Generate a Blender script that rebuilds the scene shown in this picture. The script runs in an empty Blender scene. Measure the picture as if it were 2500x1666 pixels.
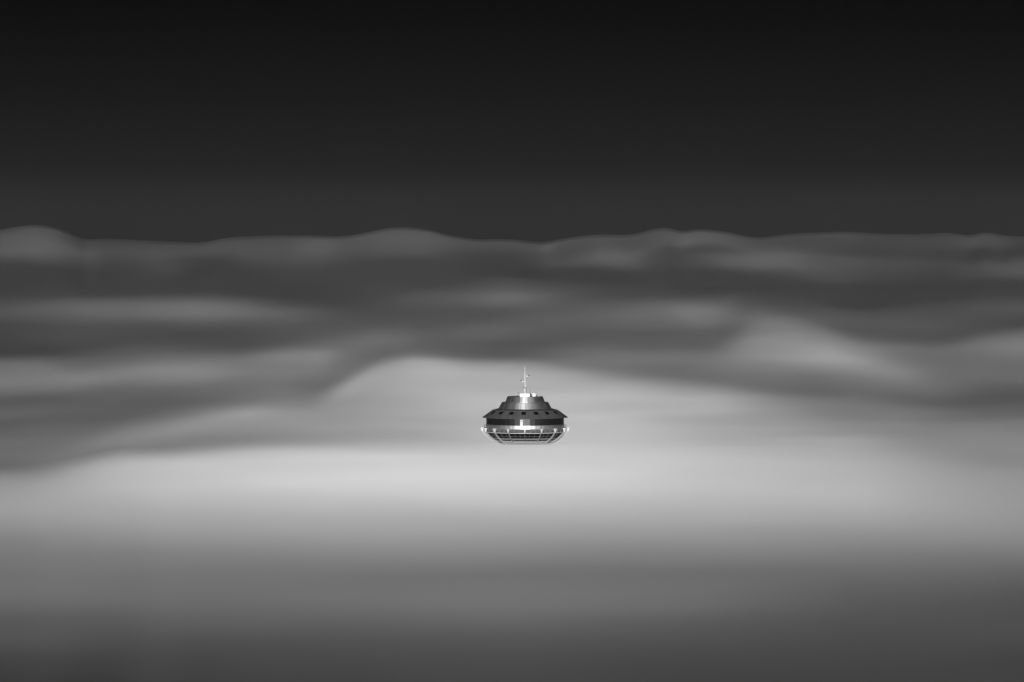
import bpy, bmesh, math, random
import numpy as np
from mathutils import Vector, Matrix

random.seed(7)
SC = bpy.context.scene
COL = SC.collection
R = math.radians

# ------------------------------------------------------------------ camera, sky, sun, exposure
CAM = Vector((-5.01, -1900.0, 238.0))          # on a height, 1.9 km from the tower at the origin
PITCH = R(1.474)
HALF_FOV = R(5.885)
SUN_EL, SUN_AZ = R(3.7), R(-2.5)               # low sun behind the camera, a little to the left
SUN_POWER = 3.8

cam = bpy.data.objects.new('camera', bpy.data.cameras.new('camera'))
COL.objects.link(cam)
cam.location = CAM
cam.rotation_euler = (R(90) - PITCH, 0, 0)
cam.data.sensor_fit = 'HORIZONTAL'
cam.data.angle = 2 * HALF_FOV
cam.data.clip_start = 1.0
cam.data.clip_end = 400000.0
SC.camera = cam

world = bpy.data.worlds.new('World')
SC.world = world
world.use_nodes = True
nt = world.node_tree
nt.nodes.clear()
N = nt.nodes.new
sky = N('ShaderNodeTexSky')
sky.sky_type = 'NISHITA'
sky.sun_disc = False
sky.sun_elevation = SUN_EL
sky.sun_rotation = R(180) + SUN_AZ             # the camera looks along +Y, the sun stands behind it
sky.altitude = 1200
# the photograph is black and white, taken through a red filter: only the red of the sky counts
sep = N('ShaderNodeSeparateColor')
geo = N('ShaderNodeTexCoord')
xyz = N('ShaderNodeSeparateXYZ')
ramp = N('ShaderNodeFloatCurve')
cv = ramp.mapping.curves[0]
SKY = [(0, .062), (.033, .058), (.071, .038), (.126, .026), (.181, .022), (.236, .019), (.291, .015), (.346, .0125), (.401, .0097), (.456, .0071), (.506, .0051), (.75, .004), (1, .003)]
cv.points[0].location = SKY[0]
cv.points[1].location = SKY[-1]
for p in SKY[1:-1]:
    cv.points.new(*p)
ramp.mapping.update()
mr = N('ShaderNodeMapRange')
mr.inputs['From Min'].default_value = -0.003
mr.inputs['From Max'].default_value = 0.087
mul = N('ShaderNodeMath'); mul.operation = 'MULTIPLY'
bg = N('ShaderNodeBackground')
bg.inputs['Strength'].default_value = 0.1
out = N('ShaderNodeOutputWorld')
L = nt.links.new
L(sky.outputs['Color'], sep.inputs['Color'])
L(geo.outputs['Generated'], xyz.inputs['Vector'])
L(xyz.outputs['Z'], mr.inputs['Value'])
L(mr.outputs['Result'], ramp.inputs['Value'])
L(sep.outputs['Red'], mul.inputs[0])
L(ramp.outputs['Value'], mul.inputs[1])
L(mul.outputs['Value'], bg.inputs['Color'])
L(bg.outputs['Background'], out.inputs['Surface'])

sun = bpy.data.objects.new('sun', bpy.data.lights.new('sun', 'SUN'))
COL.objects.link(sun)
sun.data.energy = SUN_POWER
sun.data.angle = R(0.5)
sun.data.color = (1, 1, 1)                     # neutral: the picture is black and white
sd = Vector((math.sin(SUN_AZ) * math.cos(SUN_EL), -math.cos(SUN_AZ) * math.cos(SUN_EL), math.sin(SUN_EL)))
sun.rotation_euler = sd.to_track_quat('Z', 'Y').to_euler()
sun.location = (0, -300, 400)

SC.view_settings.view_transform = 'Standard'
SC.view_settings.look = 'None'
SC.view_settings.exposure = 0.0
SC.view_settings.gamma = 1.0
SC.view_settings.use_curve_mapping = False
SC.cycles.use_denoising = True
SC.cycles.max_bounces = 6
SC.cycles.diffuse_bounces = 2
SC.cycles.volume_bounces = 4
SC.cycles.transparent_max_bounces = 16

# ------------------------------------------------------------------ helpers
def principled(name, base, rough=.6, metal=0., spec=.5, aniso=0., vary=0., noise=0., noise_scale=1.):
    """grey procedural material; vary = panel to panel change (face attribute 'panel'), noise = soft weathering"""
    m = bpy.data.materials.new(name)
    m.use_nodes = True
    t = m.node_tree
    b = t.nodes['Principled BSDF']
    b.inputs['Base Color'].default_value = (base, base, base, 1)
    b.inputs['Roughness'].default_value = rough
    b.inputs['Metallic'].default_value = metal
    b.inputs['Specular IOR Level'].default_value = spec
    val = None
    if vary:
        a = t.nodes.new('ShaderNodeAttribute'); a.attribute_name = 'panel'
        k = t.nodes.new('ShaderNodeMapRange')
        k.inputs['To Min'].default_value = base * (1 - vary)
        k.inputs['To Max'].default_value = base * (1 + vary)
        t.links.new(a.outputs['Fac'], k.inputs['Value'])
        val = k.outputs['Result']
    if noise:
        tc = t.nodes.new('ShaderNodeTexCoord')
        nz = t.nodes.new('ShaderNodeTexNoise')
        nz.inputs['Scale'].default_value = noise_scale
        nz.inputs['Detail'].default_value = 5
        k = t.nodes.new('ShaderNodeMapRange')
        k.inputs['To Min'].default_value = 1 - noise
        k.inputs['To Max'].default_value = 1 + noise
        mu = t.nodes.new('ShaderNodeMath'); mu.operation = 'MULTIPLY'
        t.links.new(tc.outputs['Object'], nz.inputs['Vector'])
        t.links.new(nz.outputs['Fac'], k.inputs['Value'])
        t.links.new(k.outputs['Result'], mu.inputs[0])
        if val is None:
            mu.inputs[1].default_value = base
        else:
            t.links.new(val, mu.inputs[1])
        val = mu.outputs['Value']
    if val is not None:
        t.links.new(val, b.inputs['Base Color'])
    if aniso:
        tg = t.nodes.new('ShaderNodeTangent')
        tg.direction_type = 'RADIAL'; tg.axis = 'Z'
        b.inputs['Anisotropic'].default_value = aniso
        b.inputs['Anisotropic Rotation'].default_value = 0.25
        t.links.new(tg.outputs['Tangent'], b.inputs['Tangent'])
    return m

def tag(o, label=None, cat=None, group=None, kind=None):
    for k, v in (('label', label), ('category', cat), ('group', group), ('kind', kind)):
        if v:
            o[k] = v
    return o

def empty(name, loc=(0, 0, 0)):
    o = bpy.data.objects.new(name, None)
    o.empty_display_size = 2
    o.location = loc
    COL.objects.link(o)
    return o

def link(name, bm, mat, parent=None, smooth=False, loc=None):
    me = bpy.data.meshes.new(name)
    bmesh.ops.recalc_face_normals(bm, faces=bm.faces)
    if bm.faces:
        lay = bm.faces.layers.float.new('panel')
        rnd = random.Random(len(bm.faces))
        for f in bm.faces:
            f[lay] = rnd.random()
            f.smooth = smooth
    bm.to_mesh(me)
    bm.free()
    me.materials.append(mat)
    o = bpy.data.objects.new(name, me)
    COL.objects.link(o)
    if parent:
        o.parent = parent
    if loc is not None:
        o.location = loc
    return o

# sizes of the tower were measured on an enlargement of the photograph: one step there is 2.2977 cm
PX = .022977
def zz(y):
    return 160.0 + (945.0 - y) * PX
def pol(r, deg, y):
    """point of the tower: radius and level in measuring steps, bearing 0 towards the camera, positive to the right"""
    a = R(deg)
    return Vector((r * PX * math.sin(a), -r * PX * math.cos(a), zz(y)))

SEG, PH = 48, -0.5
def lathe(prof, seg=SEG, phase=PH, close=False):
    bm = bmesh.new()
    rings = []
    for r, y in prof:
        if r < 1e-6:
            rings.append([bm.verts.new(pol(0, 0, y))])
        else:
            rings.append([bm.verts.new(pol(r, phase + 360. * k / seg, y)) for k in range(seg)])
    pairs = list(zip(rings, rings[1:]))
    if close:
        pairs.append((rings[-1], rings[0]))
    for a, b in pairs:
        for k in range(seg):
            j = (k + 1) % seg
            vs = [a[k % len(a)], a[j % len(a)], b[j % len(b)], b[k % len(b)]]
            u = []
            for v in vs:
                if v not in u:
                    u.append(v)
            if len(u) > 2:
                bm.faces.new(u)
    return bm

def hexa(bm, p):
    """closed block from 8 corners: 0-3 one side, 4-7 the opposite side"""
    v = [bm.verts.new(q) for q in p]
    for f in ((0, 1, 2, 3), (4, 5, 6, 7), (0, 1, 5, 4), (1, 2, 6, 5), (2, 3, 7, 6), (3, 0, 4, 7)):
        bm.faces.new([v[i] for i in f])
    return bm

def box(bm, c, s, rot=0.):
    c = Vector(c); m = Matrix.Rotation(rot, 3, 'Z')
    P = [c + m @ Vector((x * s[0] / 2, y * s[1] / 2, z * s[2] / 2)) for z in (-1, 1) for x, y in ((-1, -1), (1, -1), (1, 1), (-1, 1))]
    return hexa(bm, P)

def tube(bm, pts, rad, seg=8):
    pts = [Vector(p) for p in pts]
    rad = rad if isinstance(rad, (list, tuple)) else [rad] * len(pts)
    rings = []
    for i, p in enumerate(pts):
        d = (pts[min(i + 1, len(pts) - 1)] - pts[max(i - 1, 0)]).normalized()
        u = d.cross(Vector((0, 0, 1)))
        if u.length < 1e-3:
            u = Vector((1, 0, 0))
        u.normalize(); w = d.cross(u)
        rings.append([bm.verts.new(p + rad[i] * (math.cos(t) * u + math.sin(t) * w)) for t in [2 * math.pi * k / seg for k in range(seg)]])
    for a, b in zip(rings, rings[1:]):
        for k in range(seg):
            bm.faces.new((a[k], a[(k + 1) % seg], b[(k + 1) % seg], b[k]))
    bm.faces.new(rings[0]); bm.faces.new(rings[-1])
    return bm

def hoop(bm, r, y, rad, seg=96, n=8):
    rings = []
    for k in range(seg):
        c = pol(r, 360. * k / seg, y); o = Vector((c.x, c.y, 0)).normalized()
        rings.append([bm.verts.new(c + rad * (math.cos(t) * o + math.sin(t) * Vector((0, 0, 1)))) for t in [2 * math.pi * i / n for i in range(n)]])
    for k in range(seg):
        a, b = rings[k], rings[(k + 1) % seg]
        for i in range(n):
            bm.faces.new((a[i], a[(i + 1) % n], b[(i + 1) % n], b[i]))
    return bm

M = {
    'roof_metal': principled('brushed_roof_metal', .62, .58, .92, aniso=.6, vary=.32, noise=.1, noise_scale=.8),
    'band_metal': principled('brushed_band_metal', .8, .52, 1., vary=.1, noise=.06, noise_scale=.7),
    'skirt': principled('dark_grey_roofing', .115, .75, 0., .3, vary=.12, noise=.2, noise_scale=.6),
    'soffit': principled('grey_soffit', .1, .8),
    'glass': principled('dark_glass', .010, .42, 0., .5, vary=.4),
    'lower_glass': principled('black_glass', .004, .12, 0., .4, vary=.4),
    'skylight': principled('skylight_glass', .006, .15, 0., .2),
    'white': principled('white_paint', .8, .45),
    'offwhite': principled('off_white_paint', .4, .5, noise=.15, noise_scale=1.5),
    'fin_edge': principled('grey_fin_edge', .17, .5, noise=.15, noise_scale=1.5),
    'grey': principled('grey_paint', .15, .6, noise=.15, noise_scale=1.),
    'hull': principled('hull_cladding', .09, .6, vary=.15, noise=.15, noise_scale=.8),
    'underside': principled('dark_underside', .05, .6, noise=.2, noise_scale=1.),
    'mast_paint': principled('pale_grey_paint', .66, .45, noise=.1, noise_scale=1.5),
    'dark': principled('black_metal', .02, .5),
    'rail': principled('railing_metal', .2, .5, .6),
    'frame': principled('grey_frames', .14, .5),
    'concrete': principled('concrete', .35, .9, noise=.2, noise_scale=.5),
    'asphalt': principled('dark_ground', .06, .95, noise=.3, noise_scale=.02),
    'fog': principled('fog', .8, 1., spec=0.),
}

BOOST_N, BOOST_F = .99, 1.0
MIST_D, MIST_G, MIST_R, MIST_H, MIST_Y, MIST_Z = .05, -.28, (22, 18), 1.7, -20, 149.9
HAZE, HAZE_G, HAZE_L, SUN_THROUGH = 2.2e-5, .78, .04, .935
FAR_KW = dict(lb=7., anchor=70, clip=.05)
COLS = {
0:"560:74 580:90 600:92 620:90 640:78 650:65 680:58 700:57 720:60 740:70 760:78 780:78 800:75 820:70 840:66 860:68 872:76 880:90 892:106 910:112 940:112 955:106 970:88 980:83 1000:88 1020:96 1040:100 1060:102 1100:105 1138:106 1148:113 1160:135 1180:152 1220:158 1260:150 1300:138 1350:118 1400:105 1450:95 1500:87 1550:78 1600:70 1666:64",
100:"560:90 590:102 620:96 640:85 650:72 670:60 700:57 720:62 740:80 755:88 780:84 800:79 820:74 840:68 860:68 872:78 882:92 896:108 920:114 940:112 960:97 972:80 985:85 1000:90 1020:96 1040:102 1080:108 1120:112 1138:116 1150:128 1160:140 1180:160 1220:168 1260:160 1300:146 1350:123 1400:108 1450:97 1500:89 1550:79 1600:72 1666:66",
200:"580:74 597:76 620:86 640:80 660:70 690:60 705:58 720:64 740:88 755:96 780:90 800:84 820:78 840:74 860:78 880:88 900:102 918:116 940:113 960:94 980:87 1000:90 1020:94 1040:99 1060:106 1080:117 1100:123 1116:121 1128:138 1140:155 1160:168 1180:174 1220:178 1260:166 1300:150 1350:126 1400:110 1450:99 1500:91 1550:81 1600:74 1666:68",
300:"588:74 610:80 630:73 650:72 670:68 700:62 720:68 740:90 757:98 780:92 800:83 820:80 840:78 860:86 880:96 900:112 920:114 940:102 960:94 980:92 1000:92 1020:95 1040:109 1060:127 1080:132 1098:129 1110:150 1120:165 1140:178 1160:182 1180:185 1210:186 1260:172 1300:154 1350:128 1400:112 1450:101 1500:93 1550:83 1600:75 1666:69",
400:"590:76 620:82 640:82 655:76 680:65 705:62 720:72 740:95 757:105 780:98 800:82 820:78 840:80 860:90 880:105 900:118 920:116 940:104 960:96 980:95 1000:100 1020:113 1040:128 1060:138 1080:133 1096:130 1108:156 1120:178 1140:188 1160:191 1200:191 1260:174 1300:156 1350:130 1400:113 1450:102 1500:94 1550:84 1600:76 1666:70",
500:"592:78 615:80 635:68 655:56 675:62 705:62 722:74 740:100 757:110 780:104 800:82 820:78 840:78 860:87 880:110 900:120 920:118 940:108 960:104 980:103 1000:119 1020:138 1040:140 1060:135 1080:133 1094:142 1106:172 1120:190 1140:195 1160:197 1200:195 1260:175 1300:157 1350:131 1400:114 1450:104 1500:96 1550:86 1600:78 1666:71",
600:"580:77 610:82 640:74 665:66 690:60 710:58 722:66 740:92 757:104 780:100 800:83 820:80 840:78 856:86 868:100 880:112 900:116 920:113 940:112 960:112 980:119 1000:143 1010:151 1020:146 1040:140 1060:137 1080:141 1092:160 1102:183 1120:196 1140:200 1170:201 1200:198 1260:176 1300:158 1350:132 1400:115 1450:105 1500:97 1550:87 1600:79 1666:72",
700:"578:78 620:81 650:75 670:70 690:62 715:60 740:74 757:92 780:96 800:88 820:86 838:88 850:102 862:116 880:124 900:117 920:117 940:116 960:118 980:130 1000:140 1030:142 1070:142 1082:150 1092:172 1102:190 1120:201 1140:204 1170:204 1200:200 1260:178 1300:159 1350:133 1400:115 1450:106 1500:98 1550:88 1600:80 1666:73",
780:"578:82 608:92 630:84 650:74 680:66 710:62 740:71 760:84 780:90 800:90 820:92 838:98 850:108 862:119 878:122 900:112 920:108 940:108 952:112 962:121 980:134 1000:142 1040:145 1070:147 1080:153 1090:174 1102:195 1120:204 1150:206 1200:201 1260:179 1300:160 1350:134 1400:116 1450:107 1500:99 1550:89 1600:81 1666:74",
850:"580:80 610:80 630:74 650:67 690:64 720:67 750:75 780:87 800:95 820:98 840:104 880:104 900:104 912:110 922:124 940:160 952:166 962:163 980:150 1000:146 1040:149 1070:153 1082:161 1092:180 1102:198 1120:205 1150:207 1200:202 1260:180 1300:160 1350:135 1400:116 1450:108 1500:101 1550:90 1600:81 1666:75",
950:"560:84 600:86 620:80 640:67 670:66 700:69 720:76 750:80 780:85 800:99 820:105 840:103 858:98 870:104 882:128 900:150 920:162 940:168 960:166 980:159 1000:155 1040:156 1070:160 1082:168 1092:184 1104:199 1120:206 1150:208 1200:202 1260:180 1300:160 1350:135 1400:116 1450:108 1500:102 1550:90 1600:82 1666:76",
1050:"563:85 600:85 620:80 640:68 660:66 690:68 720:83 745:86 770:83 800:91 820:95 840:93 858:97 868:112 880:154 900:172 920:176 950:175 980:170 1000:166 1030:162 1060:165 1080:173 1092:188 1104:200 1120:206 1150:208 1200:202 1260:180 1300:160 1350:135 1400:116 1450:108 1500:102 1550:90 1600:82 1666:76",
1150:"584:76 610:75 628:66 645:60 665:64 690:72 710:84 730:94 750:90 770:83 800:95 820:96 840:91 862:92 872:100 884:135 900:167 920:178 940:182 970:182 1000:178 1040:173 1070:177 1085:187 1100:200 1120:206 1150:208 1200:202 1260:180 1300:160 1350:135 1400:116 1450:108 1500:102 1550:90 1600:82 1666:76",
1220:"586:77 610:74 630:61 645:54 660:61 685:76 705:88 722:103 738:107 752:93 772:85 800:97 820:94 840:86 860:88 874:99 888:142 900:163 920:178 940:183 970:185 1000:182 1040:178 1070:182 1085:190 1100:200 1120:206 1150:208 1200:202 1260:180 1300:160 1350:135 1400:116 1450:108 1500:102 1550:90 1600:82 1666:76",
1300:"589:74 610:74 640:67 660:63 685:72 705:83 722:98 740:100 755:94 775:94 800:95 820:90 840:87 860:95 876:108 890:140 902:158 920:174 940:182 970:185 1000:184 1040:182 1070:186 1085:192 1100:200 1120:206 1150:208 1200:201 1260:179 1300:159 1350:134 1400:116 1450:108 1500:101 1550:89 1600:81 1666:75",
1400:"580:77 610:73 630:82 645:80 660:65 685:65 710:78 740:88 757:95 775:97 800:94 820:88 838:91 855:104 880:119 895:128 908:148 925:170 940:178 965:184 1000:186 1040:184 1075:188 1100:198 1120:205 1150:207 1200:200 1260:178 1300:157 1350:132 1400:114 1450:106 1500:98 1550:87 1600:80 1666:75",
1480:"573:76 603:86 630:96 645:88 655:72 680:64 710:72 735:84 757:98 780:100 800:95 820:89 838:95 855:108 880:120 900:121 914:134 928:158 945:174 970:183 1000:184 1040:183 1075:186 1100:196 1120:202 1150:205 1200:199 1260:176 1300:155 1350:130 1400:112 1450:103 1500:95 1550:85 1600:79 1666:74",
1550:"572:78 600:76 624:90 645:86 662:71 690:66 715:70 738:88 758:102 780:103 800:96 822:91 842:95 860:108 882:118 900:115 914:118 926:140 940:164 960:178 980:182 1000:182 1040:180 1075:183 1100:193 1120:199 1150:203 1200:197 1260:175 1300:154 1350:128 1400:111 1450:101 1500:93 1550:84 1600:78 1666:74",
1640:"558:84 590:84 610:72 640:64 670:62 700:64 720:71 740:97 758:108 780:103 800:98 820:94 840:96 860:108 880:114 900:109 918:112 930:126 942:147 960:168 980:178 1000:178 1020:173 1060:173 1080:178 1100:188 1120:196 1150:197 1200:194 1260:173 1300:152 1350:127 1400:110 1450:99 1500:91 1550:83 1600:77 1666:73",
1750:"566:85 590:87 610:72 628:86 645:84 660:68 690:61 718:68 740:97 758:110 780:107 800:98 820:94 840:97 860:111 880:118 900:114 920:111 932:115 942:127 952:143 962:159 975:170 990:174 1005:171 1025:166 1060:168 1080:171 1100:182 1120:190 1150:192 1200:191 1260:171 1300:150 1350:125 1400:109 1450:97 1500:89 1550:81 1600:76 1666:73",
1850:"578:77 600:77 625:93 648:92 665:74 692:60 720:67 745:84 765:99 780:108 800:122 820:130 840:134 860:136 878:132 890:123 903:118 920:114 940:111 952:116 962:133 980:148 1000:154 1020:157 1060:165 1080:168 1100:176 1120:184 1150:188 1200:188 1260:170 1300:148 1350:123 1400:107 1450:95 1500:87 1550:80 1600:75 1666:72",
1930:"572:75 605:73 626:92 650:91 672:75 695:61 720:68 745:77 765:88 780:104 800:125 820:136 840:137 860:140 878:139 890:128 902:120 920:114 940:108 957:108 967:119 982:131 1000:142 1020:150 1060:160 1080:164 1100:172 1120:180 1150:184 1200:183 1260:166 1300:144 1350:121 1400:105 1450:93 1500:85 1550:79 1600:75 1666:72",
2000:"568:74 610:72 632:81 650:83 680:76 702:63 730:68 750:80 775:86 788:92 800:108 820:127 838:136 850:144 870:148 880:145 890:136 902:125 920:112 940:106 960:104 972:112 984:121 1000:128 1020:138 1040:148 1060:155 1080:162 1100:170 1120:176 1150:180 1200:178 1260:160 1300:140 1350:118 1400:102 1450:90 1500:83 1550:78 1600:74 1666:72",
2100:"569:74 615:65 637:79 660:75 690:66 720:57 740:61 765:78 785:83 805:84 820:88 832:104 845:121 862:135 880:144 890:142 902:133 920:120 940:112 960:106 975:109 987:116 1000:120 1020:126 1040:136 1060:149 1080:159 1100:166 1120:170 1150:174 1200:170 1260:153 1300:134 1350:114 1400:100 1450:87 1500:80 1550:75 1600:72 1666:71",
2200:"572:72 610:70 632:74 652:78 680:66 720:58 740:68 765:80 800:82 822:80 834:87 844:100 860:109 880:116 900:126 918:129 940:118 958:106 970:102 985:106 1000:115 1020:124 1040:130 1060:136 1080:144 1100:153 1120:160 1150:165 1200:160 1260:146 1300:128 1350:110 1400:97 1450:84 1500:77 1550:73 1600:71 1666:71",
2300:"570:74 612:70 650:76 680:62 702:57 722:62 742:72 765:79 800:78 820:75 834:79 846:93 860:104 880:106 910:107 940:110 958:108 975:99 990:98 1003:107 1020:116 1040:123 1060:132 1080:139 1100:144 1120:149 1150:154 1200:150 1260:140 1300:124 1350:107 1400:94 1450:82 1500:75 1550:72 1600:70 1666:71",
2400:"570:82 600:76 622:63 650:82 668:75 690:60 710:60 730:70 755:79 785:76 800:74 813:78 825:93 840:104 860:110 885:112 905:111 920:107 940:98 960:94 980:92 1000:101 1020:112 1040:124 1060:134 1080:138 1100:140 1150:146 1200:144 1260:137 1300:122 1350:106 1400:93 1450:81 1500:73 1550:71 1600:70 1666:72",
2500:"578:77 615:66 640:86 658:88 680:70 710:60 730:68 755:79 775:76 790:69 800:77 810:92 822:105 840:114 860:118 880:118 902:116 920:106 940:96 960:92 980:94 1000:105 1020:114 1040:124 1060:134 1080:138 1120:140 1150:142 1200:140 1260:134 1300:120 1350:105 1400:92 1450:80 1500:72 1550:70 1600:70 1666:72"}
CREST = "0:562 50:553 90:550 140:558 180:574 200:582 250:583 350:587 425:591 500:591 550:582 650:576 750:575 850:576 900:567 950:557 985:555 1050:562 1100:575 1150:583 1250:585 1330:591 1380:582 1450:573 1550:571 1600:559 1625:556 1660:564 1710:560 1770:566 1850:580 1920:572 2000:568 2060:566 2150:571 2250:572 2310:569 2370:574 2405:568 2450:575 2500:578"
ALIGN = [  # crests of the far, middle and near banks
"0:880 100:884 200:890 300:887 400:880 500:875 600:867 700:852 780:848 850:850 1350:850 1450:846 1640:848 1750:842 1850:796 1930:790 2000:803 2100:833 2200:842 2300:843 2400:824 2500:810",
"0:1085 100:1075 200:1060 300:1040 400:1018 500:1000 600:988 700:975 780:962 850:928 950:884 1005:873 1050:875 1150:884 1220:887 1300:892 1400:908 1480:920 1550:930 1640:940 1750:950 1850:961 1930:968 2000:973 2100:979 2200:987 2300:996 2400:1000 2500:1002",
"0:1158 100:1149 200:1131 300:1112 400:1108 500:1101 600:1095 700:1091 780:1090 2500:1090"]
# nearest fog below the frame's middle: rows by columns
FORE_X = [0, 400, 800, 1250, 1700, 2100, 2500]
FORE = {1210: [152, 184, 193, 195, 187, 180, 146], 1260: [150, 167, 174, 174, 168, 162, 146], 1305: [136, 151, 154, 153, 151, 145, 137],
        1350: [121, 131, 134, 134, 131, 126, 121], 1400: [114, 117, 116, 115, 112, 107, 103], 1430: [111, 113, 115, 116, 110, 99, 95],
        1460: [107, 110, 113, 116, 109, 92, 87], 1490: [99, 103, 106, 110, 104, 87, 82], 1520: [91, 95, 96, 100, 93, 83, 79],
        1560: [83, 83, 86, 88, 83, 77, 77], 1600: [75, 75, 78, 81, 76, 73, 73], 1670: [61, 66, 71, 74, 69, 68, 67]}
def curve(s):
    p=[tuple(map(float,a.split(':'))) for a in s.split()]
    return np.array(p).T
def smooth1(x,y,xs):      # monotone-ish cubic (Catmull-Rom on irregular knots)
    m=np.gradient(y,x); i=np.clip(np.searchsorted(x,xs)-1,0,len(x)-2)
    h=x[i+1]-x[i]; t=np.clip((xs-x[i])/h,0,1)
    return (2*t**3-3*t**2+1)*y[i]+(t**3-2*t**2+t)*h*m[i]+(-2*t**3+3*t**2)*y[i+1]+(t**3-t**2)*h*m[i+1]
def blur(a,sig,ax):
    r=int(3*sig)+1; k=np.exp(-.5*(np.arange(-r,r+1)/sig)**2); k/=k.sum()
    p=[(0,0)]*a.ndim; p[ax]=(r,r); b=np.pad(a,p,mode='edge'); out=0
    n=a.shape[ax]
    for j,w in enumerate(k): out=out+w*np.take(b,range(j,j+n),axis=ax)
    return out
def tone_map(X,Y):
    """grey (0-255) on the grid X (columns) by Y (rows), source pixels"""
    xs=np.clip(X,0,2500); top=smooth1(*curve(CREST),xs)
    al=np.array([top]+[smooth1(*curve(c),xs) for c in ALIGN]+[np.full(len(xs),1700.)])
    kx=np.array(sorted(COLS),float)
    kal=np.array([smooth1(*curve(CREST),kx)]+[smooth1(*curve(c),kx) for c in ALIGN]+[np.full(len(kx),1700.)])
    T=np.linspace(-.2,4,1200); lev=np.arange(5.)
    prof=[]
    for i,x in enumerate(kx):
        py,pv=curve(COLS[int(x)])
        py=np.concatenate((py[py<1185],sorted(FORE))); pv=np.concatenate((pv[:len(py)-len(FORE)],[np.interp(x,FORE_X,FORE[k]) for k in sorted(FORE)]))
        yy=np.interp(T,lev,kal[:,i]); yy=np.where(T<0,kal[0,i]+T*300,yy)
        prof.append(smooth1(py,pv,yy))
    prof=np.array(prof)                                  # cols x T
    G=np.array([smooth1(kx,prof[:,j],xs) for j in range(len(T))])   # T x X
    Y=Y[:,None]*np.ones(len(xs)) if Y.ndim==1 else Y
    out=np.empty(Y.shape)
    for k in range(len(xs)):
        y=Y[:,k]; t=np.interp(y,al[:,k],lev); t=np.where(y<al[0,k],(y-al[0,k])/300,t)
        out[:,k]=np.interp(t,T,G[:,k])
    return out,top

# ------------------------------------------------------------------ the tower
tower = tag(empty('observation_tower'), 'saucer shaped observation tower head rising out of the fog, white mast on its roof', 'tower')

link('shaft', lathe([(190, 8000 - 100), (190, 1440)], 32, 0), M['concrete'], tower, True)
shaft_z = zz(1440)
link('roof_crown', lathe([(0, 606), (284, 606), (284, 600), (294, 600), (296, 606), (329, 689), (329, 694)]), M['roof_metal'], tower)
link('roof_tier', lathe([(322, 694), (384, 696), (388, 700), (440, 797), (440, 800)]), M['roof_metal'], tower)
link('roof_skirt', lathe([(430, 799), (446, 800), (547, 826), (549, 831), (540, 832)]), M['skirt'], tower)
eave = link('eave', lathe([(530, 831), (551, 832), (712, 944), (713, 948), (706, 951), (640, 951)], 96), M['skirt'], tower)
bm = hoop(bmesh.new(), 552, 829.5, .035)
link('roof_trim', bm, M['grey'], tower, True)

# skylights in the sloping eave, each a framed dark pane
def skylight(deg):
    ys = lambda r: 832 + (r - 551) * (944 - 832) / (712 - 551.)
    def quad(bm, r0, r1, w, lift, thick):
        a = R(deg); t = Vector((math.cos(a), math.sin(a), 0))
        nrm = Vector((math.sin(a) * .57, -math.cos(a) * .57, .82))
        P = []
        for h in (-thick, lift):
            for r, s in ((r0, -1), (r1, -1), (r1, 1), (r0, 1)):
                P.append(pol(r, deg, ys(r)) + t * (s * w / 2) + nrm * h)
        hexa(bm, P)
    bm = bmesh.new(); quad(bm, 560, 629, 1.76, .05, .3)
    f = link('skylight', bm, M['skirt'], eave)
    bm = bmesh.new(); quad(bm, 562, 627, 1.66, .062, .0)
    link('pane', bm, M['skylight'], f)
for k in range(18):
    skylight(-2.4 + 20 * k)

# window band: 48 flat panes with slim frames round a dark core
link('drum_wall', lathe([(636, 950), (636, 1068)], 48), M['dark'], tower)
def flat_pane(bm, r, d0, d1, y0, y1, thick):
    P = [pol(r - thick, d, y) for d, y in ((d0, y0), (d1, y0), (d1, y1), (d0, y1))] + [pol(r, d, y) for d, y in ((d0, y0), (d1, y0), (d1, y1), (d0, y1))]
    return hexa(bm, P)
for k in range(SEG):
    d0 = PH + 7.5 * k; d1 = d0 + 7.5
    w = link('window', flat_pane(bmesh.new(), 646, d0 + .1, d1 - .1, 952, 1061, 4), M['glass'], tower)
    bm = bmesh.new()
    p0, p1 = pol(646.5, d1, 952), pol(646.5, d1, 1061)
    box(bm, (p0 + p1) / 2, (.05, .06, (p0 - p1).length), R(d1))
    link('frame', bm, M['dark'], w)
# arched white panel painting in the sun's reflection, a little left of the middle
glint_panel = bmesh.new()
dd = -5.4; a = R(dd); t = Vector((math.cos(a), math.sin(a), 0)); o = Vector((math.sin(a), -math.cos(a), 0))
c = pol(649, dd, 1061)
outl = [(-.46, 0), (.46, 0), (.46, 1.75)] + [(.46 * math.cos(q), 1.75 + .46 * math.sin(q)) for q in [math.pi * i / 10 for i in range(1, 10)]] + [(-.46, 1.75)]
f0 = [glint_panel.verts.new(c + t * x + Vector((0, 0, z))) for x, z in outl]
f1 = [glint_panel.verts.new(c + t * x + Vector((0, 0, z)) + o * .08) for x, z in outl]
glint_panel.faces.new(f0); glint_panel.faces.new(f1)
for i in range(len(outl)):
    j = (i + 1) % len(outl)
    glint_panel.faces.new((f0[i], f0[j], f1[j], f1[i]))
dr = link('glint_panel', glint_panel, M['white'], tower)
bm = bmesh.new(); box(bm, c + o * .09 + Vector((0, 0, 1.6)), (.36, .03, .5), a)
link('glint_core', bm, M['grey'], dr)  # grey inside of the painted reflection
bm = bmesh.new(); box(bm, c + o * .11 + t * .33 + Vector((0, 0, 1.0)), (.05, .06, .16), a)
link('glint_mark', bm, M['dark'], dr)  # small dark mark added on the reflection panel

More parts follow.
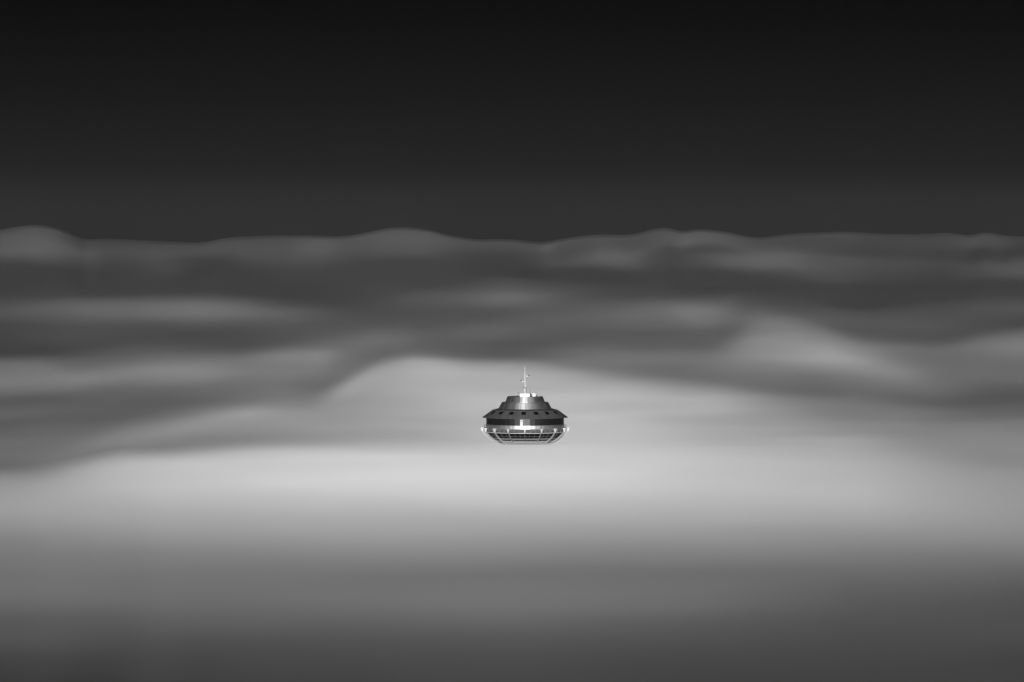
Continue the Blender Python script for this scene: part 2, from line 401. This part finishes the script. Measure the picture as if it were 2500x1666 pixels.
link('window_sill', lathe([(640, 1061), (655, 1061), (655, 1066), (640, 1066)], close=True), M['grey'], tower)
link('metal_band', lathe([(640, 1066), (650, 1066), (650, 1121), (640, 1121)], close=True), M['band_metal'], tower)
link('balcony_deck', lathe([(640, 1121), (692, 1121), (692, 1127), (640, 1127)], 96, close=True), M['grey'], tower)
bm = bmesh.new()
for k in range(96):
    p = pol(688, 3.75 * k + 1, 1121)
    tube(bm, [p, p + Vector((0, 0, 1.12))], .028, 6)
for y, q in ((1072, .03), (1088, .016), (1104, .016)):
    hoop(bm, 688, y, q, 96, 6)
link('railing', bm, M['rail'], tower)

link('fascia', lathe([(640, 1127), (690, 1127), (686, 1140), (668, 1167), (640, 1167)], 96), M['grey'], tower)
link('recess', lathe([(640, 1167), (640, 1192)], 96), M['dark'], tower)
for k in range(SEG):
    d = PH + 7.5 * k + 3.75 * (k % 1)
    bm = bmesh.new()
    tube(bm, [pol(679, d, 1142), pol(688, d, 1150), pol(691, d, 1162), pol(684, d, 1176), pol(664, d, 1188)], .085, 6)
    link('bracket', bm, M['offwhite'], tower, True)
link('ring_beam', hoop(bmesh.new(), 662, 1189, .13), M['white'], tower, True)

# lower glazing that leans inwards: one bay between each pair of fins
def slope(tq):
    return 645 - 110 * tq, 1192 + 104 * tq
link('lower_wall', lathe([(641, 1190), (531, 1294)], 48), M['dark'], tower)
def bay_block(bm, d0, d1, t0, t1, lift, thick=5):
    (r0, y0), (r1, y1) = slope(t0), slope(t1)
    P = [pol(r + e, d, y + e * .9) for e in (lift - thick, lift) for r, d, y in ((r0, d0, y0), (r0, d1, y0), (r1, d1, y1), (r1, d0, y1))]
    return hexa(bm, P)
for k in range(16):
    d0 = PH + 22.5 * k
    bm = bmesh.new()
    for j in range(3):
        bay_block(bm, d0 + 7.5 * j + .05, d0 + 7.5 * j + 7.45, .03, .85, 1.5)
    w = link('lower_window', bm, M['lower_glass'], tower)
    bm = bmesh.new()
    for j in range(3):
        bay_block(bm, d0 + 7.5 * j + .02, d0 + 7.5 * j + 7.48, .46, .53, 4)
    for j in (1, 2):
        bay_block(bm, d0 + 7.5 * j - .35, d0 + 7.5 * j + .35, .03, .80, 3)
    link('mullions', bm, M['frame'], w)
    bm = bmesh.new()
    for j in range(3):
        bay_block(bm, d0 + 7.5 * j, d0 + 7.5 * j + 7.5, .85, 1.0, 4)
    link('sill', bm, M['offwhite'], w)
link('lower_band', lathe([(520, 1298), (536, 1299), (530, 1306), (510, 1332), (500, 1334)]), M['underside'], tower)
link('lower_ring', hoop(bmesh.new(), 509, 1337, .12), M['white'], tower, True)
link('hull', lathe([(500, 1338), (507, 1340), (468, 1360), (400, 1386), (300, 1414), (190, 1440)]), M['hull'], tower)
bm = bmesh.new()
for k in range(48):
    d = PH + 7.5 * k + 3.75
    tube(bm, [pol(522, d, 1318), pol(530, d, 1322)], .09, 6)
link('lower_lamps', bm, M['offwhite'], tower)

# sixteen fins: flat curved plates, broad white heads at balcony level
outer = [(742, 1116), (735, 1138), (722, 1184), (700, 1210), (672, 1242), (640, 1274), (606, 1302), (562, 1332), (508, 1362), (440, 1390), (380, 1407)]
inner = [(676, 1117), (694, 1138), (696, 1176), (680, 1198), (652, 1226), (620, 1256), (586, 1283), (546, 1309), (500, 1336), (436, 1368), (376, 1392)]
for k in range(16):
    d = PH + 22.5 * k
    bm = bmesh.new()
    a = R(d); t = Vector((math.cos(a), math.sin(a), 0))
    hw = [.40, .28, .10, .10, .11, .12, .13, .13, .13, .12, .1]
    rows = []
    for (ro, yo), (ri, yi), h in zip(outer, inner, hw):
        rows.append([bm.verts.new(p) for p in (pol(ri, d, yi) - t * h, pol(ro, d, yo) - t * h, pol(ro, d, yo) + t * h, pol(ri, d, yi) + t * h)])
    for s, (p, q) in enumerate(zip(rows, rows[1:])):
        for i in range(4):
            bm.faces.new((p[i], p[(i + 1) % 4], q[(i + 1) % 4], q[i])).material_index = 2 if s < 2 else i % 2
    bm.faces.new(rows[0]).material_index = 2; bm.faces.new(rows[-1])
    fin = link('fin', bm, M['offwhite'], tower)
    fin.data.materials.append(M['fin_edge']); fin.data.materials.append(M['white'])

# mast and its plinth on the roof
bm = bmesh.new()
box(bm, (-.1, -.4, zz(577)), (3.85, 3.4, 58 * PX))
bmesh.ops.bevel(bm, geom=bm.edges[:], offset=.08, segments=2, affect='EDGES')
link('mast_plinth', bm, M['white'], tower)
mx = -.06
mast = link('mast', tube(bmesh.new(), [(mx, 0, zz(548)), (mx, 0, zz(462)), (mx, 0, zz(455)), (mx - .03, 0, zz(300)), (mx - .05, 0, zz(93))], [.62, .46, .40, .31, .19], 20), M['mast_paint'], tower, True)
link('mast_tip', tube(bmesh.new(), [(mx - .05, 0, zz(93)), (mx - .05, 0, zz(52))], .03, 6), M['grey'], tower)
link('mast_collar', tube(bmesh.new(), [(mx, 0, zz(464)), (mx, 0, zz(452))], .54, 20), M['grey'], tower)
for sx, y, ln in ((1, 264, 1.15), (-1, 350, 1.05)):
    x0 = mx + sx * .3
    arm = link('mast_arm', box(bmesh.new(), (x0 + sx * ln / 2, -.05, zz(y)), (ln, .16, .2)), M['white'], tower)
    bm = bmesh.new()
    xl = x0 + sx * ln
    tube(bm, [(xl - .02 * sx, -.05, zz(y) - .05), (xl + .04 * sx, -.05, zz(y) + .25), (xl + .1 * sx, -.05, zz(y) + .55)], [.12, .2, .16], 10)
    link('beacon', bm, M['dark'], arm, True)

# ------------------------------------------------------------------ equipment standing on the roof
roof = zz(606)
# radome ball on a lattice stand
rad = tag(empty('radome', (-2.62, -.8, roof)), 'white antenna ball on a short dark stand, left of the mast on the roof', 'antenna')
bm = bmesh.new()
bmesh.ops.create_uvsphere(bm, u_segments=24, v_segments=14, radius=.45)
for v in bm.verts:
    v.co.z = v.co.z * 1.08 + 1.45
link('ball', bm, M['offwhite'], rad, True)
bm = bmesh.new()
for x, y in ((-.3, -.3), (.3, -.3), (.3, .3), (-.3, .3)):
    tube(bm, [(x, y, 0), (x * .8, y * .8, 1.0)], .06, 6)
link('stand', bm, M['dark'], rad)
bm = bmesh.new(); box(bm, (0, 0, .86), (.75, .75, .3))
link('collar', bm, M['offwhite'], rad)

cab = tag(empty('equipment_cabinet', (3.4, -1.0, roof)), 'plain white square cabinet standing right of the mast on the roof', 'cabinet')
bm = bmesh.new(); box(bm, (0, 0, .72), (1.15, 1.0, 1.22)); bmesh.ops.bevel(bm, geom=bm.edges[:], offset=.03, segments=2, affect='EDGES')
link('housing', bm, M['white'], cab)
bm = bmesh.new(); box(bm, (0, 0, .055), (1.3, 1.1, .11))
link('base', bm, M['grey'], cab)

duct = tag(empty('vent_duct', (2.15, -.6, roof)), 'black vent pipe with elbow squeezed between the mast plinth and the white cabinet', 'vent')
bm = bmesh.new()
tube(bm, [(0, 0, 0), (0, 0, .75), (-.12, 0, 1.05), (-.4, 0, 1.2)], [.26, .24, .22, .2], 12)
link('pipe', bm, M['dark'], duct, True)
bm = bmesh.new(); box(bm, (.42, 0, .55), (.36, .5, .62))
link('junction_box', bm, M['grey'], duct)

whip = tag(empty('whip_antenna', (1.98, .4, roof)), 'thin dark whip antenna on the roof just right of the mast', 'antenna')
link('rod', tube(bmesh.new(), [(0, 0, .4), (0, 0, 3.2)], [.035, .02], 6), M['dark'], whip)
link('socket', tube(bmesh.new(), [(0, 0, 0), (0, 0, .45)], .09, 8), M['grey'], whip)

stub = tag(empty('stub_antenna', (2.55, .3, roof)), 'short thick white antenna between the thin whip and the white cabinet', 'antenna')
link('rod', tube(bmesh.new(), [(0, 0, .3), (0, 0, 1.85)], [.12, .1], 10), M['white'], stub, True)
link('socket', tube(bmesh.new(), [(0, 0, 0), (0, 0, .32)], .16, 10), M['dark'], stub)

unit = tag(empty('ventilator', (4.5, -.7, roof)), 'low black ventilator with slanted hood at the right end of the roof equipment', 'vent')
bm = bmesh.new(); hexa(bm, [(-.35, -.4, 0), (.35, -.4, 0), (.35, .4, 0), (-.35, .4, 0), (-.35, -.4, .75), (.25, -.4, .4), (.25, .4, .4), (-.35, .4, .75)])
link('hood', bm, M['dark'], unit)
bm = bmesh.new(); box(bm, (.75, 0, .12), (.6, .5, .22))
link('base', bm, M['offwhite'], unit)

# ------------------------------------------------------------------ ground, hidden under the fog
bm = bmesh.new()
bmesh.ops.create_circle(bm, cap_ends=True, segments=64, radius=9000)
tag(link('ground', bm, M['asphalt']), 'dark ground under the fog', 'ground', kind='structure')

# ------------------------------------------------------------------ the sea of fog
# Its rolling surface was worked out from the photograph: along every line of sight the slope follows from how
# brightly the low sun lights it (steep faces bright, level troughs dark), which gives the distance and the height.
KX = math.tan(HALF_FOV) / 1250
ALBEDO = .8
GAIN_A = ALBEDO * SUN_POWER / math.pi * SUN_THROUGH
AMB = .008

def rays(X, Y):
    dx = (X - 1250)[None, :] * KX + 0 * Y
    uy = (833 - Y) * KX
    cy = math.cos(PITCH) + uy * math.sin(PITCH)
    cz = -math.sin(PITCH) + uy * math.cos(PITCH)
    h = np.hypot(dx, cy)
    return dx / h, cy / h, -cz / h

def lin(g):
    g = g / 255
    return np.where(g < .04045, g / 12.92, ((g + .055) / 1.055) ** 2.4)

def relief(X, Y, grey, D0, boost, iters=8, leak=8., gain=.25, clip=.1, lb=4., anchor=0):
    hx, hy, th = rays(X, Y)
    want = lin(grey) * boost
    tgt = (want - AMB) / GAIN_A
    S = np.array(sd)
    T0 = np.clip(tgt, .005, .95); T = T0
    inner = (X > -60) & (X < 2560)
    for it in range(iters):
        ang = np.arcsin(np.clip(T, 0, .95)) - SUN_EL
        s = np.tan(np.clip(ang, -.4, math.atan(1.6)))
        g = np.maximum(s + th, .6 * th)
        lg = np.zeros(th.shape)
        for i in range(1, len(Y)):
            gm = .5 * (g[i] + g[i - 1])
            dl = (th[i - 1] - th[i]) / gm
            dev = lg[i - 1] - lg[i - 1][inner].mean()
            w = np.minimum(1, 1.2 * th[i] / gm)
            lg[i] = lg[i - 1] + dl * np.clip(1 - leak * w * dev, .4, 2.5)
        lg = blur(lg - lg[anchor], lb, 1)
        D = D0 * np.exp(lg)
        P = np.stack((hx * D, hy * D, -th * D), -1)
        n = np.cross(np.gradient(P, axis=1), np.gradient(P, axis=0))
        n /= np.linalg.norm(n, axis=-1, keepdims=True)
        n *= np.sign(n[..., 2:3])
        tr = np.exp(-HAZE * D)                       # what the hazy air takes away and adds
        tgt = ((want - HAZE_L * (1 - tr)) / tr - AMB) / GAIN_A
        T0 = np.clip(tgt, .005, .95)
        err = blur(blur(tgt - n @ S, 1.5, 0), 3, 1)
        T = np.clip(T0 + np.clip(T + gain * err - T0, -clip, clip), 0, .95)
    global LAST
    LAST = (n @ S, tgt)
    return P + np.array(CAM), D, hx, hy

def tgrad(G, ax):
    """transpose of np.gradient"""
    G = np.moveaxis(G, ax, 0); o = np.zeros_like(G)
    o[1:-1] += 0; h = .5 * G[1:-1]
    o[2:] += h; o[:-2] -= h
    o[0] -= G[0]; o[1] += G[0]; o[-1] += G[-1]; o[-2] -= G[-1]
    return np.moveaxis(o, 0, ax)

def refine(X, Y, grey, D0, D, steps=300, rate=.03, smooth=.1):
    """better fit of the farthest bank: small changes of the relief until its sunlit brightness agrees"""
    hx, hy, th = rays(X, Y)
    dirs = np.stack((hx, hy, -th), -1)
    S = np.array(sd)
    L = np.log(D / D0); L0 = L[:1].copy()
    a = np.log(np.maximum(np.diff(L, axis=0), 1e-6)); a00 = a.copy()
    want = lin(grey)
    m = np.zeros_like(a); v = np.zeros_like(a)
    for k in range(steps):
        e = np.exp(a)
        L = np.vstack((L0, L0 + np.cumsum(e, axis=0)))
        P = dirs * (D0 * np.exp(L))[..., None]
        tr = np.exp(-HAZE * P[..., 1])
        tgt = np.clip(((want - HAZE_L * (1 - tr)) / tr - AMB) / GAIN_A, .045, .95)
        Pu, Pv = np.gradient(P, axis=1), np.gradient(P, axis=0)
        n = np.cross(Pu, Pv); ln = np.linalg.norm(n, axis=-1, keepdims=True); sg = np.sign(n[..., 2:3])
        N = n / ln * sg
        r = N @ S - tgt
        ds = r / (tgt + .05) ** 1.2
        ds = np.where((X > -80) & (X < 2580), ds, .2 * ds)[..., None]
        dn = sg * (ds * S - N * (ds * (N @ S)[..., None])) / ln
        dP = tgrad(np.cross(Pv, dn), 1) + tgrad(np.cross(dn, Pu), 0)
        dL = (dP * P).sum(-1)
        c = np.cumsum(dL[::-1], axis=0)[::-1][1:]
        ga = c * e
        ga = ga / (np.sqrt((ga ** 2).mean()) + 1e-12)
        # neighbouring columns stay alike
        lap = np.zeros_like(a); lap[:, 1:-1] = a[:, :-2] + a[:, 2:] - 2 * a[:, 1:-1]
        ga = ga - smooth * lap * 10
        m = .9 * m + .1 * ga; v = .99 * v + .01 * ga ** 2
        a = a - rate * (1 - k / steps) * (m / (1 - .9 ** (k + 1))) / (np.sqrt(v / (1 - .99 ** (k + 1))) + 1e-3)
        a = np.clip(a, a00 - 2.5, a00 + .6)
    global LAST
    LAST = (N @ S, tgt)
    L = blur(blur(L, 2., 1), .8, 0)
    D = D0 * np.exp(L)
    return dirs * D[..., None] + np.array(CAM), D, hx, hy

def sheet(name, parts, mat):
    """one object from several grids of points (no shared corners between them, so each keeps its own shading)"""
    co, qs, off = [], [], 0
    for P in parts:
        r, c = P.shape[:2]
        i = np.arange(r * c).reshape(r, c) + off
        qs.append(np.stack((i[:-1, :-1], i[:-1, 1:], i[1:, 1:], i[1:, :-1]), -1).reshape(-1, 4))
        co.append(P.reshape(-1, 3)); off += r * c
    co = np.concatenate(co); q = np.concatenate(qs)
    me = bpy.data.meshes.new(name)
    me.vertices.add(len(co)); me.vertices.foreach_set('co', co.astype(np.float32).ravel())
    me.loops.add(q.size); me.loops.foreach_set('vertex_index', q.astype(np.int32).ravel())
    me.polygons.add(len(q)); me.polygons.foreach_set('loop_start', np.arange(0, q.size, 4, dtype=np.int32))
    me.polygons.foreach_set('loop_total', np.full(len(q), 4, np.int32))
    me.polygons.foreach_set('use_smooth', np.ones(len(q), bool))
    me.update(calc_edges=True); me.validate()
    me.materials.append(mat)
    o = bpy.data.objects.new(name, me)
    COL.objects.link(o)
    return o

X = np.arange(-2400, 4901, 10.)
fold = np.clip(X, 0, 2500)                      # the banks go on to both sides
top = smooth1(*curve(CREST), fold)
y1 = smooth1(*curve(ALIGN[2]), fold)
cut = y1 - 22 + 16 * np.exp(-((X - 1282) / 320.) ** 4)
_rs = np.random.RandomState(11)
_xs, _ys = np.arange(-40, 2560, 20.), np.arange(500, 1760, 3.)
_w = 0
for _sx, _sy, _a in ((14, 9, 1.), (7, 4.5, .8), (4, 2.2, .5)):
    _n = blur(blur(_rs.randn(len(_ys), len(_xs)), _sy, 0), _sx, 1)
    _w = _w + _a * _n / _n.std()
_w = np.clip(_w / _w.std(), -2.2, 2.2)
def streaks(x, Y):
    fx = np.clip((x - _xs[0]) / 20, 0, len(_xs) - 1.001); fy = np.clip((Y - _ys[0]) / 3, 0, len(_ys) - 1.001)
    i = fx.astype(int)[None, :] + 0 * fy.astype(int); j = fy.astype(int)
    u = fx[None, :] - i; v = fy - j
    return (_w[j, i] * (1 - u) + _w[j, i + 1] * u) * (1 - v) + (_w[j + 1, i] * (1 - u) + _w[j + 1, i + 1] * u) * v
def greys(Y):
    g = blur(blur(tone_map(fold, Y)[0], 2, 0), 1.5, 1)
    # faint streaks, long and thin, of the drifting fog
    far_ = np.clip((1160 - Y) / 120, 0, 1)
    g = g * (1 + (.012 + .027 * far_) * streaks(fold, Y))
    e = np.clip((Y - top + 2) / 11, 0, 1)           # the far ridge thins out along its edge
    return 53 + (g - 53) * e * e * (3 - 2 * e)

Yn = 1690 + (cut - 1690) * np.linspace(0, 1, 230)[:, None]
Pn, Dn, hx, hy = relief(X, Yn, greys(Yn), 1900., BOOST_N, anchor=170, leak=2.5)
k0 = np.argmin(abs(X - 1282))
Pn, Dn, hx, hy = Pn[:-2], Dn[:-2], hx[:-2], hy[:-2]
scale = 1866. / Dn[-1, k0]                       # this bank ends just in front of the tower head
Pn = (Pn - np.array(CAM)) * scale + np.array(CAM)
front = []
for f, dz in ((.02, -6), (.25, -3), (.5, -1.2), (.75, -.3), (.9, 0)):      # it goes on towards the camera below the frame
    q = Pn[0].copy(); q[:, :2] = (q[:, :2] - CAM[:2]) * f + CAM[:2]; q[:, 2] += dz
    front.append(q)
front.append(Pn[0])
back = [Pn[-1].copy()]
for dd_, dz in ((2, -.8), (8, -4.), (40, -24), (120, -80)):
    q = Pn[-1].copy(); q[:, 0] += hx[-1] * dd_; q[:, 1] += hy[-1] * dd_; q[:, 2] += dz
    back.append(q)
near = sheet('fog', (np.array(front), Pn, np.array(back)), M['fog'])
tag(near, 'broad bright fog bank in front of the tower, hiding its shaft', 'fog', kind='stuff')

# behind it the farther banks, each rising out of the dark trough beyond the last
cA = smooth1(*curve(ALIGN[1]), fold) - 26
cB = smooth1(*curve(ALIGN[0]), fold) - 24
cB = np.minimum(cB, cA - 25)
cC = blur(np.interp(fold, [0, 150, 600, 900, 1100, 1250, 1450, 1640, 1900, 2100, 2300, 2500], [698, 692, 698, 668, 662, 668, 686, 694, 694, 708, 694, 696])[None], 12, 1)[0]
BANKS = ((0 * X + 1170, cA, 3600., 150, 'pale fog bank behind the tower with a long sloping shoulder on its left'),
         (cA + 80, cB, 1.25, 110, 'grey fog bank beyond the pale one, with a bright lobe on its right'),
         (cB + 95, cC, 1.3, 100, 'low dark grey fog bank with long lens shaped swells, below the horizon ridge'),
         (cC + 70, top, 1.5, 150, 'farthest fog bank forming the uneven dark grey ridge along the horizon'))
dist = 1.
for lo, hi, d0, rows, text in BANKS:
    Yb = lo + (hi - lo) * np.linspace(0, 1, rows)[:, None]
    d0 = d0 if d0 > 100 else d0 * dist
    Pb, Db, hx, hy = relief(X, Yb, greys(Yb), d0, BOOST_F, **(FAR_KW if hi is top else dict(lb=5.)))
    Pb, Db, hx, hy = refine(X, Yb, greys(Yb), d0, Db, 250 if hi is top else 100)
    Pb, Db = (Pb, Db) if hi is top else (Pb[:-3], Db[:-3])      # the outermost rows are not settled
    dist = np.median(Db[-1])
    back = [Pb[-1].copy()]
    for f, dz in ((1.001, -.4), (1.02, -6.5), (1.08, -40), (1.3, -260)):
        q = Pb[-1].copy(); q[:, :2] = (q[:, :2] - CAM[:2]) * f + CAM[:2]; q[:, 2] += dz * dist / 4000
        back.append(q)
    q0 = Pb[0].copy(); q0[:, :2] = (q0[:, :2] - CAM[:2]) * .96 + CAM[:2]; q0[:, 2] -= 3
    o = sheet('fog', (np.array((q0, Pb[0])), Pb, np.array(back)), M['fog'])
    tag(o, text, 'fog', kind='stuff')

# a thin wisp of mist where the tower head dips into the fog
wm = bpy.data.materials.new('mist')
wm.use_nodes = True
t_ = wm.node_tree; t_.nodes.clear()
pv = t_.nodes.new('ShaderNodeVolumePrincipled')
pv.inputs['Color'].default_value = (.97, .97, .97, 1)
pv.inputs['Density'].default_value = MIST_D
pv.inputs['Anisotropy'].default_value = MIST_G
mo = t_.nodes.new('ShaderNodeOutputMaterial')
t_.links.new(pv.outputs['Volume'], mo.inputs['Volume'])
bm = bmesh.new()
rings = []
nr, ns = 16, 64
for i in range(1, nr + 1):
    u = i / nr
    rings.append([bm.verts.new((MIST_R[0] * u * math.cos(2 * math.pi * k / ns), MIST_R[1] * u * math.sin(2 * math.pi * k / ns), (1 - u * u) ** 2)) for k in range(ns)])
cv_ = bm.verts.new((0, 0, 1)); cb = bm.verts.new((0, 0, -1))
for k in range(ns):
    bm.faces.new((cv_, rings[0][k], rings[0][(k + 1) % ns]))
    bm.faces.new((cb, rings[-1][(k + 1) % ns], rings[-1][k]))
for a_, b_ in zip(rings, rings[1:]):
    for k in range(ns):
        bm.faces.new((a_[k], b_[k], b_[(k + 1) % ns], a_[(k + 1) % ns]))
for v in bm.verts:
    v.co.z *= MIST_H
mist = link('mist', bm, wm, None, True, (0, MIST_Y, MIST_Z))
tag(mist, 'thin veil of mist round the underside of the tower head', 'mist', kind='stuff')

# hazy air over the whole scene, below the sky
bm = bmesh.new()
box(bm, (0, 20000, 192), (90000, 60000, 386))
hm = bpy.data.materials.new('haze')
hm.use_nodes = True
t_ = hm.node_tree; t_.nodes.clear()
pv = t_.nodes.new('ShaderNodeVolumePrincipled')
pv.inputs['Color'].default_value = (.75, .75, .75, 1)
pv.inputs['Density'].default_value = HAZE
pv.inputs['Anisotropy'].default_value = HAZE_G
mo = t_.nodes.new('ShaderNodeOutputMaterial')
t_.links.new(pv.outputs['Volume'], mo.inputs['Volume'])
tag(link('haze', bm, hm), 'thin hazy air over the sea of fog', 'haze', kind='stuff')
